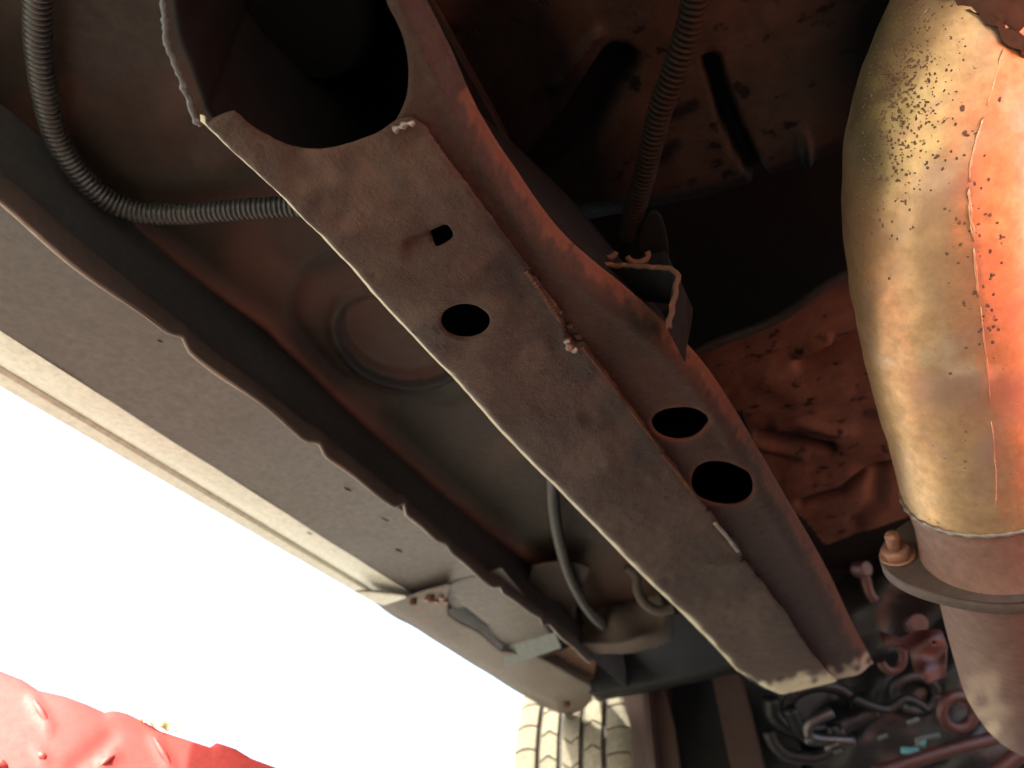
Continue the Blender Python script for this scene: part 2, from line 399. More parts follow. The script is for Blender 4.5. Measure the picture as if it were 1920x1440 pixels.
railB['label'] = 'narrow reddish brown half of the rail with two oval holes'
# --- walls and inside of the rail
def wall(name, pts, plane, ztop, mat_, parent, dx=0, thick=.0022, side=1, z0off=.002, xo=0.):
    p = np.array(cr(pts, 4)); b = on(p[:, 0], p[:, 1], plane) + np.array([xo, 0, z0off]); n = len(b)
    t = b.copy(); t[:, 2] = ztop; t[:, 0] += dx
    m = (b + t) / 2
    V = np.concatenate([b, m, t, b + [side * thick, 0, 0], m + [side * thick, 0, 0], t + [side * thick, 0, 0]]); Fc = []
    for i in range(n - 1):
        for a, c in ((0, n), (n, 2 * n), (4 * n, 3 * n), (5 * n, 4 * n), (3 * n, 0)):
            Fc.append([a + i, a + i + 1, c + i + 1, c + i])
    Fc.append([0, n, 4 * n, 3 * n]); Fc.append([n, 2 * n, 5 * n, 4 * n])
    return mesh_obj(name, V, Fc, mat_, parent)
lw = [(262, -160), (285, -60), (300, 0), (306, 60), (318, 112), (335, 150), (346, 182), (362, 222), (372, 243)]
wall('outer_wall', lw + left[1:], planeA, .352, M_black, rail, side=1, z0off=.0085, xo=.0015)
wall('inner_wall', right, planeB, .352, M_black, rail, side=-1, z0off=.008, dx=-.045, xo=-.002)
# rusty lower rim of the cut outer wall
P = np.array(cr(lw, 8)); Pw = on(P[:, 0], P[:, 1], planeA) + np.array([0, 0, .0018])
Pw += np.stack([.0003 * wob(P[:, 0], P[:, 1], 40), 0 * P[:, 0], .0005 * wob(P[:, 1], P[:, 0], 23)], -1)
V, Fc = tube_vf(Pw, .0009 + .0003 * wob(P[:, 0], P[:, 1] * 2, 30), 10); mesh_obj('rim', V, Fc, M_steelg, rail)
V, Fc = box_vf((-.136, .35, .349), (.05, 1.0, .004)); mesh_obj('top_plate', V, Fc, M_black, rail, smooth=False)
V, Fc = box_vf((-.09, .78, .300), (.10, .60, .004)); mesh_obj('hole_shade_plate', V, Fc, M_black, rail, smooth=False)  # black plate added so the holes look shaded inside
# mounting tube inside the opening
b = at(585, 20, .31); V1, F1 = cyl_vf((b[0], b[1], .345), (b[0], b[1], .290), .026)
V2, F2 = cyl_vf((b[0] + .002, b[1] - .002, .30), (b[0] + .002, b[1] - .002, .262), .016)
mesh_obj('mount_tube', V1, F1, M_black, rail)
# weld bead at the corner of the opening, and crusty remains along the seam
def bead(name, pts, plane, r, mat_, parent, off=-.001, jit=.35):
    p = np.array(cr(pts, 8)); w = on(p[:, 0], p[:, 1], plane) + np.array([0, 0, off]); w = resample(w, r * .6)
    rr = r * (1 + jit * np.sin(np.arange(len(w)) * 1.1) + rng.uniform(-jit, jit, len(w)) * .6); rr[0] = rr[-1] = r * .3
    return mesh_obj(name, *tube_vf(w, np.clip(rr, r * .25, None), 8), mat_, parent)
bead('weld_bead', [(738, 242), (752, 234), (768, 228), (780, 230)], planeA, .0010, M_weld, rail)
bead('weld_bead', [(985, 510), (1010, 543), (1035, 580), (1052, 606)], planeA, .0007, M_rusty, rail, .0002)
bead('weld_bead', [(1062, 634), (1070, 652), (1084, 652)], planeA, .0013, M_weld, rail)
bead('weld_bead', [(1092, 652), (1130, 700), (1170, 754), (1235, 840)], planeA, .0005, M_rusty, rail, 0)
bead('weld_bead', [(1340, 980), (1362, 1005), (1384, 1034)], planeA, .0009, M_weld, rail, 0, .5)
bead('weld_bead', [(1240, 852), (1268, 884), (1300, 926)], planeA, .0007, M_rusty, rail, 0, .5)

# --- floor pan (left bay and right bay) as one pressed sheet, relief modelled
FZ = .36
def floor_grid(name, x0, x1, y0, y1, step, mat_, hfun, keepfun=None, parent=car):
    xs = np.arange(x0, x1 + step, step); ys = np.arange(y0, y1 + step, step); X, Yy = np.meshgrid(xs, ys)
    P = np.stack([X, Yy, np.full_like(X, FZ)], -1).reshape(-1, 3); px, py = proj(P)
    h, red, dark = hfun(px, py, P); P[:, 2] += h
    ny, nx = X.shape; idx = np.arange(nx * ny).reshape(ny, nx)
    q = np.stack([idx[:-1, :-1], idx[1:, :-1], idx[1:, 1:], idx[:-1, 1:]], -1).reshape(-1, 4)
    if keepfun is not None: q = q[keepfun(px, py, P)[q].all(1)]
    return mesh_obj(name, P, q.tolist(), mat_, parent, attrs={'red': np.clip(red, 0, 1), 'dark': np.clip(dark, 0, 1)})
def hl(px, py, P):
    h = .0015 * wob(px, py, 600) + .0006 * wob(px, py, 160)
    plug = np.array(cr([(637, 600), (655, 568), (705, 555), (770, 560), (850, 600), (870, 650), (840, 690), (780, 708), (715, 700), (665, 665), (640, 632)], 4, True))
    dd = dline(px, py, np.vstack([plug, plug[:1]])); ins = inside(px, py, plug)
    h += np.where(ins, .004 * sm(0, 14, dd), 0)
    h -= .0035 * np.exp(-((dd - 12) / 9) ** 2) * (~ins)
    ring = np.array(cr([(548, 575), (590, 505), (690, 480), (800, 500), (900, 600), (920, 700), (850, 745), (750, 745), (640, 705), (575, 640)], 4, True))
    dr = dline(px, py, np.vstack([ring, ring[:1]])); h += .0025 * np.exp(-(dr / 15) ** 2)
    # pressed swage next to the sill
    ln = [(120, 330), (280, 440), (500, 600), (640, 735), (820, 905), (930, 1000), (1020, 1062)]
    d = dline(px, py, ln); h -= .006 * np.exp(-(d / 15) ** 2)
    h += .005 * np.exp(-(dline(px, py, [(560, 540), (640, 640), (760, 770), (900, 900)]) / 26) ** 2) * 0
    red = .85 * np.exp(-(d / 13) ** 2) + .25 * sm(.2, 1, wob(px, py, 300))
    red = red * .75 + .14 * ins
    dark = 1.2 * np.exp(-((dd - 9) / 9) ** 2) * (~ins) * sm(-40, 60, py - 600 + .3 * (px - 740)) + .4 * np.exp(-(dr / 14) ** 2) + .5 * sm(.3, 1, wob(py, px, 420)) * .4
    return h, red, dark
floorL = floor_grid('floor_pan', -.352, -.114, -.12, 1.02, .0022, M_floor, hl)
LIP = [(1285, 628), (1340, 603), (1420, 572), (1470, 545), (1530, 500), (1600, 462), (1760, 380), (2100, 230)]
SH = [(940, 455), (1060, 470), (1240, 440), (1330, 420), (1480, 370), (1620, 320), (1900, 230), (2200, 150)]
def hr(px, py, P):
    h = .0012 * wob(px, py, 500) + .0004 * wob(px, py, 110) + .0002 * wob(px, py, 37)
    lipy = np.interp(px, [q[0] for q in LIP], [q[1] for q in LIP]); shy = np.interp(px, [q[0] for q in SH], [q[1] for q in SH])
    rec = sm(-30, 30, py - shy) * (1 - sm(-6, 3, py - lipy)); soft = sm(-95, 26, py - shy) * (1 - sm(-6, 3, py - lipy)); h = h * (1 - rec) + rec * .05 + .02 * soft
    front = sm(-2, 4, py - lipy); h -= front * .012
    h -= .010 * np.exp(-(dline(px, py, LIP) / 7) ** 2) * front
    rib = dline(px, py, [(1000, 330), (1080, 240), (1160, 120)]); h += .016 * (1 - sm(22, 42, rib))
    h += .014 * (1 - sm(8, 20, dline(px, py, [(1335, 120), (1365, 220), (1410, 310), (1455, 400)])))
    h -= .008 * np.exp(-(dline(px, py, [(1500, 240), (1530, 350)]) / 6) ** 2)
    h -= .006 * np.exp(-(dline(px, py, [(1040, 160), (1120, 60)]) / 8) ** 2)
    # dents of the toe pan
    dn = dline(px, py, [(1420, 795), (1480, 805), (1550, 822)]); h += .011 * np.exp(-(dn / 9) ** 2)
    h -= .004 * np.exp(-(dline(px, py, [(1450, 775), (1490, 770), (1570, 790)]) / 9) ** 2)
    h -= .003 * np.exp(-(dline(px, py, [(1420, 812), (1500, 832)]) / 10) ** 2)
    h += .008 * np.exp(-(dline(px, py, [(1500, 655), (1560, 630), (1640, 600)]) / 14) ** 2)
    h -= .006 * np.exp(-(dline(px, py, [(1490, 640), (1545, 612)]) / 9) ** 2)
    h -= .002 * np.exp(-(dline(px, py, [(1430, 690), (1500, 725), (1565, 715)]) / 22) ** 2)
    h += .006 * np.exp(-(dline(px, py, [(1500, 925), (1570, 905), (1620, 865), (1720, 838)]) / 8) ** 2)
    h += .006 * np.exp(-(dline(px, py, [(1600, 960), (1635, 920), (1640, 870)]) / 16) ** 2)
    h += .006 * np.exp(-(dline(px, py, [(1620, 780), (1720, 790)]) / 30) ** 2)
    dark = np.clip(soft * 1.25, 0, 1) + .9 * np.exp(-(dline(px, py, LIP) / 8) ** 2) + .8 * (1 - sm(15, 45, rib)) + .85 * (1 - sm(8, 24, dline(px, py, [(1335, 120), (1365, 220), (1410, 310), (1455, 400)])))  # first term paints the soft shade of the recess into the colour
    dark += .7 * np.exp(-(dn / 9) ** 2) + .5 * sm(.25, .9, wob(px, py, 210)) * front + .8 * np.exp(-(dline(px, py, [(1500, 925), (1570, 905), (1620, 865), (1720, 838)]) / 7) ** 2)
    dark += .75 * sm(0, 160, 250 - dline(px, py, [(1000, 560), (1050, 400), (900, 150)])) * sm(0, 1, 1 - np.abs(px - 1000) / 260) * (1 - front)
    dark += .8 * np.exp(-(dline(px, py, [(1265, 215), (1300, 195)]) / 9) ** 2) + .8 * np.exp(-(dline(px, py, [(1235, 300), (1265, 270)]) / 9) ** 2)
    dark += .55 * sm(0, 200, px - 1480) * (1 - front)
    dark += .8 * sm(.8, .1, np.hypot((px - 1478) / 12, (py - 742) / 5)) + .8 * sm(.9, .1, np.hypot((px - 1514) / 15, (py - 750) / 7)) + .6 * (1 - front)  # last term paints the weaker light behind the lip as darker floor
    pale = sm(1590, 1625, px - .25 * (py - 930)) * sm(838, 875, py) * front + .5 * sm(.3, .9, wob(px, py, 95)) * front
    return h, .8 * pale, dark
def keepR(px, py, P):
    by = np.interp(px, [1380, 1500, 1540, 1600, 1735, 2400], [860, 955, 1006, 985, 935, 700])
    lipy = np.interp(px, [q[0] for q in LIP], [q[1] for q in LIP]); shy = np.interp(px, [q[0] for q in SH], [q[1] for q in SH])
    return (py < by) & ~((py > shy + 24) & (py < lipy + 2.5) & (px > 1200))
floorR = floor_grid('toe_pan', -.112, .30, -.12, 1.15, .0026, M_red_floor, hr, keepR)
lp = [on(x, y, Z(FZ)) + np.array([0, 0, -.0195]) for x, y in cr(LIP, 8)]
mesh_obj('lip', *tube_vf(np.array(lp), .0036, 12), M_lip, floorR)
mesh_obj('recess_shade_plate', *box_vf((.10, .45, .48), (.44, .9, .01)), M_black, car, smooth=False)  # black backing added to read as shade inside the recess
floorR['label'] = 'red-lit floor panel with pressed dents beside the exhaust pipe'

# --- sill
PX, PZ = -.345, .300
def wobs(p, y):
    q = p.copy(); q[:, 1] += .0006 * math.sin(y * 31) * (p[:, 0] < -.36); return q
Y0, Y1 = -.15, .786
prof = [(-.348, .312), (-.36, .3135), (-.40, .3140), (-.448, .3140), (-.456, .3136), (-.470, .3142), (-.488, .3168), (-.504, .3230), (-.514, .335), (-.520, .36), (-.520, .40), (-.35, .40)]
sill_under = mesh_obj('sill', *extrude_profile_vf(prof[:5], Y0, Y1, 60, wobs), M_sill, car)
mesh_obj('sill_cover', *extrude_profile_vf(cr(prof[4:], 6), Y0, Y1, 60), M_paint, sill_under)
sill_under['label'] = 'dusty grey underside of the sill running along the outer edge'
for x_, y_, a_, r_ in ((652, 918, 7, .0012), (722, 974, 8, .0013), (748, 1033, 7, .0010), (580, 1000, 5, .0008), (300, 640, 5, .0008)):
    p0, p1 = on(float(x_ - a_), float(y_ - a_ * .5), Z(.3136)), on(float(x_ + a_), float(y_ + a_ * .4), Z(.3136))
    mesh_obj('stone_chip', *tube_vf([p0, (p0 + p1) / 2, p1], [r_ * .3, r_ * .8, r_ * .3], 6), M_lip, sill_under)
# inner sill face (dark) from pinch seam up to floor
prof2 = [(-.3475, .306), (-.3470, .33), (-.349, .3475), (-.3495, .37)]
mesh_obj('sill_inner_face', *extrude_profile_vf(prof2, Y0, 1.20, 60), M_inner, car)
# pinch seam: a thin double flange with a wavy, torn lower edge
def pinch(y):
    s = .0013 * math.sin(y * 23 + 1) + .0008 * math.sin(y * 61)
    for c, w, a in ((.255, .006, -.004), (.395, .008, -.005), (.515, .006, -.0065), (.60, .01, -.003), (.72, .008, -.004), (.84, .008, .005)):
        s += a * math.exp(-((y - c) / w) ** 2) * -1
    return s
ys = np.arange(Y0, 1.02, .0025); V = []; Fc = []
for y in ys:
    z = PZ + pinch(y); x = PX + .002 * math.sin(y * 17) + .5 * (pinch(y))
    V += [(x - .0015, y, .3135), (x - .0015, y, z + .0006), (x - .0003, y, z), (x + .0001, y, z + .0012), (x + .0009, y, z + .0002), (x + .0018, y, z + .0008), (x + .0018, y, .3135)]
for i in range(len(ys) - 1):
    for j in range(6): a = i * 7 + j; Fc.append([a, a + 1, a + 8, a + 7])
mesh_obj('pinch_seam', V, Fc, M_sill, sill_under)
ep = [(PX + .002 * math.sin(y * 17) + .5 * pinch(y), y, PZ + pinch(y)) for y in ys[::2]]
mesh_obj('pinch_highlight', *tube_vf(ep, .0010 * (1 + .5 * wob(np.arange(len(ep)) * 1., np.zeros(len(ep)), 23)).clip(.3, 2), 8), mat('edge_highlight', (.34, .30, .24), (.2, .17, .14), .5, bump=.4), sill_under)  # pale bead paints the highlight along the worn pinch edge

# --- front end of the sill and fender foot
def Zp(z): return Z(z)
sheet('sill_end', [(768, 1119), (826, 1099), (940, 1066), (1000, 1140), (1048, 1214), (1010, 1222), (945, 1212), (925, 1195), (917, 1172), (870, 1135), (834, 1104)], [], Z(.3128), M_sill, sill_under, step=5, thick=.002, rim=.001)
# galvanised end lip hanging from it
def quad_vf(pts, t):
    P = np.array(pts, float); n = np.cross(P[1] - P[0], P[2] - P[0]); n /= np.linalg.norm(n); k = len(P)
    V = np.concatenate([P, P + n * t]); Fc = [list(range(k)), [k + i for i in range(k)][::-1]] + [[i, i + k, (i + 1) % k + k, (i + 1) % k] for i in range(k)]
    return V, Fc
a = on(942, 1214, Z(.3128)); b = on(1040, 1186, Z(.3128)); c = on(1052, 1215, Z(.3)); d_ = on(944, 1252, Z(.2955))
mesh_obj('end_lip', *quad_vf([a, b, c, d_], .003), M_steelg, sill_under, smooth=False)
fen = sheet('fender_foot', cr([(668, 1112), (720, 1150), (800, 1198), (880, 1247), (960, 1297), (1010, 1326), (1050, 1341), (1085, 1335), (1106, 1316), (1112, 1300)], 3) +
            [(1104, 1285), (1060, 1262), (1000, 1228), (940, 1222), (900, 1190), (862, 1172), (838, 1152), (836, 1122), (845, 1096), (768, 1118)], [], Z(.305), M_rusty, car, step=5, thick=.003, rim=.0016,
            disp=lambda px, py: .0012 * wob(px, py, 120) + .004 * np.exp(-(dline(px, py, [(700, 1135), (960, 1297), (1050, 1341)]) / 12) ** 2) + .003 * np.exp(-(((px - 1062) ** 2 + (py - 1322) ** 2) / 200)))
fen.data.materials[0] = mat('fender_foot_metal', (.24, .20, .165), (.19, .14, .115), .6, spots=(.30, .10, .05), spot_scale=45, spot_amt=.66, bump=.4)
fen['label'] = 'rust edged lower end of the fender in front of the sill'
sheet('fender_tip', [(668, 1112), (700, 1112), (768, 1119), (720, 1135), (690, 1125)], [], Z(.3035), M_paint, fen, step=4, thick=.002)
for (x, y, r_) in ((1062, 1322, .006), (775, 1128, .004), (808, 1122, .004)):
    p = on(float(x), float(y), Z(.302)); V1, F1 = cyl_vf(p + [0, 0, .006], p - [0, 0, .0035], r_, 12)
    mesh_obj('screw', V1, F1, M_rusty, fen)
for k in range(5):
    p = on(800. + k * 9, 1125. + random.uniform(-14, 8), Z(.304)); V1, F1 = cyl_vf(p, p - [0, 0, .003], .0025 + .001 * random.random(), 8); mesh_obj('rust_flake', V1, F1, M_boltm, fen)
# splash panel behind the foot, vertical
sheet('splash_panel', [(815, 1090), (940, 1066), (1012, 1100), (1120, 1190), (1116, 1292), (1060, 1266), (900, 1206), (826, 1160)], [], Z(.345), M_dark, car, step=6, thick=.002)
sheet('brace', [(1000, 1240), (1110, 1200), (1118, 1240), (1108, 1300), (1085, 1290), (1040, 1262)], [], Z(.322), M_rusty, fen, step=5, thick=.002,
      disp=lambda px, py: .006 * np.exp(-(dline(px, py, [(1030, 1250), (1100, 1290)]) / 10) ** 2))
# red-brown swage of inner sill beyond
sheet('hinge_pillar_foot', [(1000, 1060), (1060, 1050), (1105, 1062), (1078, 1150), (1083, 1215), (1052, 1216), (1020, 1160), (985, 1105)], [], Z(.34), M_railB, car, step=6, thick=.002,
      disp=lambda px, py: .004 * wob(px, py, 90))

# --- conduits
hz = .352
def hose(name, pts, r, pitch, mat_=M_hose, lab=None, depth=.13, seg=20):
    ctrl = [on(float(x), float(y), Z(z)) for x, y, z in pts]
    o = mesh_obj(name, *hose_vf(ctrl, r, pitch, depth, seg), mat_, car)
    if lab: o['label'] = lab
    return o
hose('corrugated_conduit', [(78, -130, .345), (72, -40, .345), (70, 20, .345), (72, 90, .345), (83, 170, .345), (103, 250, .345), (140, 315, .345), (190, 366, .345), (245, 394, .345), (310, 402, .345), (390, 398, .345), (470, 391, .345), (560, 386, .345), (680, 380, .345)],
     .0064, .0030, lab='black ribbed conduit curving across the floor pan', depth=.2)
hose('corrugated_conduit', [(1320, -120, .335), (1306, -20, .335), (1292, 50, .335), (1266, 130, .335), (1240, 200, .335), (1224, 260, .335), (1210, 320, .336), (1196, 370, .338), (1186, 410, .34), (1180, 445, .342)],
     .0064, .0030, mat('brown_conduit', (.065, .048, .035), (.045, .034, .026), .75, spec=.08, bump=.1), 'brown ribbed conduit running down beside the frame rail', depth=.2)
hose('corrugated_conduit', [(1030, 820, .33), (1036, 890, .33), (1038, 950, .33), (1050, 1020, .33), (1072, 1090, .33), (1105, 1146, .33), (1140, 1180, .335), (1175, 1200, .34), (1230, 1205, .35)],
     .0064, .0026, lab='ribbed conduit hanging behind the middle of the frame rail', depth=.12)

# --- bracket channel beside the rail
def fold(pts, z, h, t, name, mat_, parent):
    """open end of a folded channel: a strip following a folded line, running forward"""
    w = [on(float(x), float(y), ((0, 1, 0), .255)) for x, y in pts]; w = np.array(w); n = len(w)
    fwd = np.array([0, h, .004]); V = np.concatenate([w, w + fwd])
    cen = w.mean(0); inn = (cen - w); inn /= np.linalg.norm(inn, axis=1)[:, None]; inn[:, 1] = 0
    V = np.concatenate([V, w + inn * t, w + inn * t + fwd]); Fc = []
    for i in range(n - 1):
        Fc += [[i, i + 1, n + i + 1, n + i], [2 * n + i, 3 * n + i, 3 * n + i + 1, 2 * n + i + 1], [i, 2 * n + i, 2 * n + i + 1, i + 1]]
    o = mesh_obj(name, V, Fc, M_black, parent); wc = resample(w, .002); mesh_obj('folded_edge', *tube_vf(wc + np.stack([.0004 * np.sin(np.arange(len(wc)) * 1.3), 0 * wc[:, 0], .0003 * np.sin(np.arange(len(wc)) * 2.1)], -1), .0013, 8), mat_, o); return o
fold([(1098, 494), (1140, 497), (1200, 500), (1250, 503), (1264, 506), (1271, 515), (1268, 540), (1262, 570), (1256, 598), (1254, 622)], 0, .03, .0022, 'channel_bracket', M_rusty, car)
c0 = on(1180., 560., Y(.34)); V, Fc = box_vf(c0, (.055, .02, .045)); mesh_obj('channel_end', V, Fc, M_black, car, smooth=False)
# spring clips on the bracket
for (x, y, s) in ((1135, 470, 1), (1195, 478, -1)):
    ctr = at(x, y, .385); e1 = at(x + 1, y, .385) - ctr; e2 = at(x, y + 1, .385) - ctr
    pts = [ctr + e1 * 20 * math.cos(t) * s + e2 * 14 * math.sin(t) for t in np.linspace(.2, 3.6, 14)]
    mesh_obj('spring_clip', *tube_vf(pts, .0016, 8), M_rusty, car)
sheet('grommet_plate', cr([(1200, 440), (1215, 408), (1232, 402), (1244, 425), (1252, 480), (1230, 495), (1200, 480)], 3, True), [], Z(.332), M_black, car, step=6, thick=.004)

# ------------------------------------------------------------------ exhaust
rP = .040
def PD(px, py, hw, r=rP): return at(px, py, r * F / hw * 1.0)
ctrl = [(2010, -250, 168), (1925, -120, 168), (1858, 0, 166), (1800, 120, 164), (1765, 230, 163), (1754, 330, 162), (1757, 430, 160), (1771, 560, 156), (1798, 700, 151), (1826, 815, 147), (1848, 912, 143)]
P = cr([PD(*c) for c in ctrl], 10)
N_ = len(P); seg = 72
V, Fc = tube_vf(P, rP, seg, cap=False)
Vn = np.array(V)
px, py = proj(Vn)
rs = np.random.RandomState(3)
pit = np.zeros(len(Vn)); 
# longitudinal seam weld: raised ridge
Pf, T, U, Wv = frames(P)
sd = np.array([dline(px, py, [(1880, 60), (1850, 180), (1828, 260), (1815, 340), (1822, 440), (1830, 540), (1843, 680), (1855, 820), (1866, 1000)])])[0]
front = np.einsum('ij,ij->i', Vn - np.repeat(Pf, seg, 0), -Vn) > 0
Vn += (Vn - np.repeat(Pf, seg, 0)) / rP * (.0009 * np.exp(-(sd / 5) ** 2) * front * (1 + .5 * np.sin(py * .5)) + .0003 * wob(px, py, 90))[:, None]
edge_shade = np.exp(-((px - (1640 + 0 * py)) / 60) ** 2) * sm(420, 250, py) * front
exh = mesh_obj('exhaust_pipe', Vn, Fc, M_pipe, car, attrs={'pit': pit, 'edge_shade': .85 * np.clip(np.exp(-((px - 1628) / 46) ** 2) * sm(400, 230, py) * front + .5 * np.exp(-(dline(px, py, [(1640, 290), (1660, 330)]) / 22) ** 2), 0, 1),
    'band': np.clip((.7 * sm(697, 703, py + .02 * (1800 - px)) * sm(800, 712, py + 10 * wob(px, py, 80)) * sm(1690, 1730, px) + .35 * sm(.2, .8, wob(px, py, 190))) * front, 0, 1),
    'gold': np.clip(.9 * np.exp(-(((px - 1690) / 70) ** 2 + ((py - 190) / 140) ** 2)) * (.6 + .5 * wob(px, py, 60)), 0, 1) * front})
exh['label'] = 'golden tarnished exhaust pipe with rust pits'
# rust pits: thin scabs standing on the pipe skin
def scab(px_, py_, r):
    """small irregular crust on the pipe surface"""
    v = ray(float(px_), float(py_)); v /= np.linalg.norm(v)
    best = None
    for i in range(0, N_):
        w = Pf[i] - v * (Pf[i] @ v); d = np.linalg.norm(w)
        if best is None or d < best[0]: best = (d, i, Pf[i] @ v)
    d, i, t = best
    if d > rP * .97: return None
    c = v * (t - math.sqrt(rP ** 2 - d ** 2)); n = c - Pf[i]; n -= T[i] * (n @ T[i]); n /= np.linalg.norm(n)
    c = Pf[i] + T[i] * ((c - Pf[i]) @ T[i]) + n * rP * 1.004
    a1 = T[i]; a2 = np.cross(n, a1); k = 8; ph = rng.uniform(0, 6.28); V = [c + n * .00022]; asp = rng.uniform(.6, 1.5)
    for q in range(k):
        th = ph + q * 2 * math.pi / k; rr = r * rng.uniform(.55, 1.2); dx, dy = rr * math.cos(th) * asp, rr * math.sin(th)
        V.append(c + a1 * dx + a2 * dy - n * (dy * dy / (2 * rP) + .00015))
    return V, [[0, 1 + q, 1 + (q + 1) % k] for q in range(k)]
M_seam = mat('seam_metal', (.90, .55, .36), (.80, .45, .3), .28, metal=.8, bump=.3)
M_pit = mat('pit_rust', (.15, .085, .06), (.20, .12, .075), .8, bump=.4)
parts = []
for _ in range(1000):
    x = rng.normal(1690, 42); y = rng.normal(175, 110); x -= (y - 175) * .16
    if y < 15: continue
    s = scab(x, y, rng.uniform(.0002, .0007));
    if s: parts.append(s)
for _ in range(70):
    y = rng.uniform(230, 720); x = np.interp(y, [230, 450, 700], [1820, 1818, 1850]) + rng.normal(0, 26)
    s = scab(x, y, rng.uniform(.0003, .0010))
    if s: parts.append(s)
for x, y, r in ((1802, 207, .0022), (1866, 190, .0016), (1828, 531, .0020), (1824, 547, .0020), (1845, 570, .0018), (1807, 250, .0014), (1822, 386, .0016), (1835, 420, .0014), (1796, 492, .0013), (1855, 580, .0014), (1860, 597, .0014), (1775, 475, .0013), (1810, 800, .0009), (1810, 812, .0006), (1811, 850, .0010), (1811, 862, .0008)):
    s = scab(x, y, r * .62); parts += [s] if s else []
rp = mesh_obj('rust_pits', *merge(*parts), M_pit, exh); rp['kind'] = 'stuff'
sp = [(1880, 60), (1850, 180), (1828, 260), (1815, 340), (1822, 440), (1830, 540), (1843, 680), (1855, 820), (1866, 1000)]
def skin(px_, py_, lift=1.003):
    v = ray(float(px_), float(py_)); v /= np.linalg.norm(v); w = Pf - v * (Pf @ v)[:, None]; dd = np.linalg.norm(w, axis=1); i = int(np.argmin(dd))
    c = v * (Pf[i] @ v - math.sqrt(max(rP ** 2 - dd[i] ** 2, 1e-9)))
    i = int(np.argmin(np.linalg.norm(Pf - c, axis=1))); n = c - Pf[i]; n -= T[i] * (n @ T[i]); n /= np.linalg.norm(n)
    return Pf[i] + T[i] * ((c - Pf[i]) @ T[i]) + n * rP * .996 + n * .0009
for a_, b_, r_ in ((3, 10, .0005), (12, 24, .0009), (25, 33, .0012), (34, 41, .0008), (42, 52, .0005), (54, 62, .0004)):
    q_ = cr(sp, 8)[a_:b_ + 1]; w_ = [skin(x + random.uniform(-1, 1), y) for x, y in q_]
    if len(w_) > 3: mesh_obj('seam_weld', *tube_vf(w_, r_ * .65 * (1 + .5 * np.sin(np.arange(len(w_)) * 2.3)) * np.sin(np.linspace(.2, 2.94, len(w_))) ** .5, 8), M_seam, exh)
# torn heat wrap / collar at the top
iTop = 8
Pc = Pf[:30]; wv, fv = tube_vf(Pc, rP * 1.04, 64, cap=False); wv = np.array(wv); qx, qy = proj(wv)
wv += np.repeat(T[:30], 64, 0) * (np.clip((qx - 1830) / 180, -1, 1.2) * .016 * (np.arange(len(wv)) > 64 * 15) + .002 * wob(qx, qy, 45))[:, None]
wv += (wv - np.repeat(Pc, 64, 0)) / rP * (.0015 * wob(qx, qy, 60) + .0012 * wob(qx, qy, 26))[:, None]
mesh_obj('collar', wv, fv, M_rusty, exh)
# weld ring, sleeve, flange, lower pipe
ax = (Pf[-1] - Pf[-6]); ax /= np.linalg.norm(ax)
E = Pf[-1]
e1 = np.cross(ax, [0, 0, 1]); e1 /= np.linalg.norm(e1); e2 = np.cross(ax, e1)
ringp = [E + (e1 * math.cos(t) + e2 * math.sin(t)) * rP * 1.0 for t in np.linspace(0, 2 * math.pi, 120)]
V, Fc = tube_vf(ringp, .0014 * (1 + .35 * np.sin(np.arange(120) * 1.7)), 8); mesh_obj('weld_ring', V, Fc, M_weld, exh)
L1 = .036
sl_ = mesh_obj('sleeve', *tube_vf([E - ax * .004, E, E + ax * .01, E + ax * .02, E + ax * L1, E + ax * (L1 + .004)], [rP * .97, rP * .985, rP * .97, rP * .95, rP * .97, rP * 1.02], 64, cap=False), M_pipe2, exh)
FC = E + ax * (L1 + .002)
# stud direction: left on screen
lv = at(1695, 985, 1.0) - at(1870, 1090, 1.0); lv -= ax * (lv @ ax); lv /= np.linalg.norm(lv); uv_ = np.cross(ax, lv)
ho = []
for k in range(80):
    t = 2 * math.pi * k / 80; c, s = math.cos(t), math.sin(t)
    r_ = .046 + .014 * abs(c) ** 5; ho.append((r_ * c, r_ * s))
V = []; Fc = []
for (sc, z) in ((.985, 0), (1, .0012), (1, .0068), (.985, .008)):
    V += [FC + lv * a_ * sc + uv_ * b_ * sc + ax * z for a_, b_ in ho]
for j in range(3):
    for k in range(80): Fc.append([j * 80 + k, j * 80 + (k + 1) % 80, (j + 1) * 80 + (k + 1) % 80, (j + 1) * 80 + k])
Fc += [list(range(80)), [240 + k for k in range(80)][::-1]]
fl = mesh_obj('flange', V, Fc, M_flange, exh, smooth=False)
for p_ in fl.data.polygons: p_.use_smooth = len(p_.vertices) == 4
for sgn in (1, -1):
    bc = FC + lv * .0500 * sgn
    Vh, Fh = tube_vf([bc - ax * .0005, bc - ax * .002, bc - ax * .0055, bc - ax * .0065], [.0085, .0085, .0080, .0062], 6)
    Vw, Fw = cyl_vf(bc, bc - ax * .0016, .0098, 24); Vs, Fs = tube_vf([bc, bc - ax * .012, bc - ax * .0145, bc - ax * .016, bc - ax * .0165], [.0042, .0042, .0042, .0032, .001], 14)
    mesh_obj('stud_nut', *merge((Vh, Fh), (Vw, Fw), (Vs, Fs)), M_boltm, exh)
ctrl2 = [FC + ax * .004]
for (x, y, hw) in ((1884, 1130, 108), (1895, 1220, 97), (1908, 1300, 84), (1950, 1345, 78), (2070, 1350, 80)): ctrl2.append(at(x, y, .034 * F / hw))
P2 = cr(ctrl2, 8); n2 = len(P2)
lV, lF = tube_vf(P2, np.interp(np.arange(n2), [0, 6, n2 - 1], [.036, .034, .034]), 48); qx, qy = proj(np.array(lV))
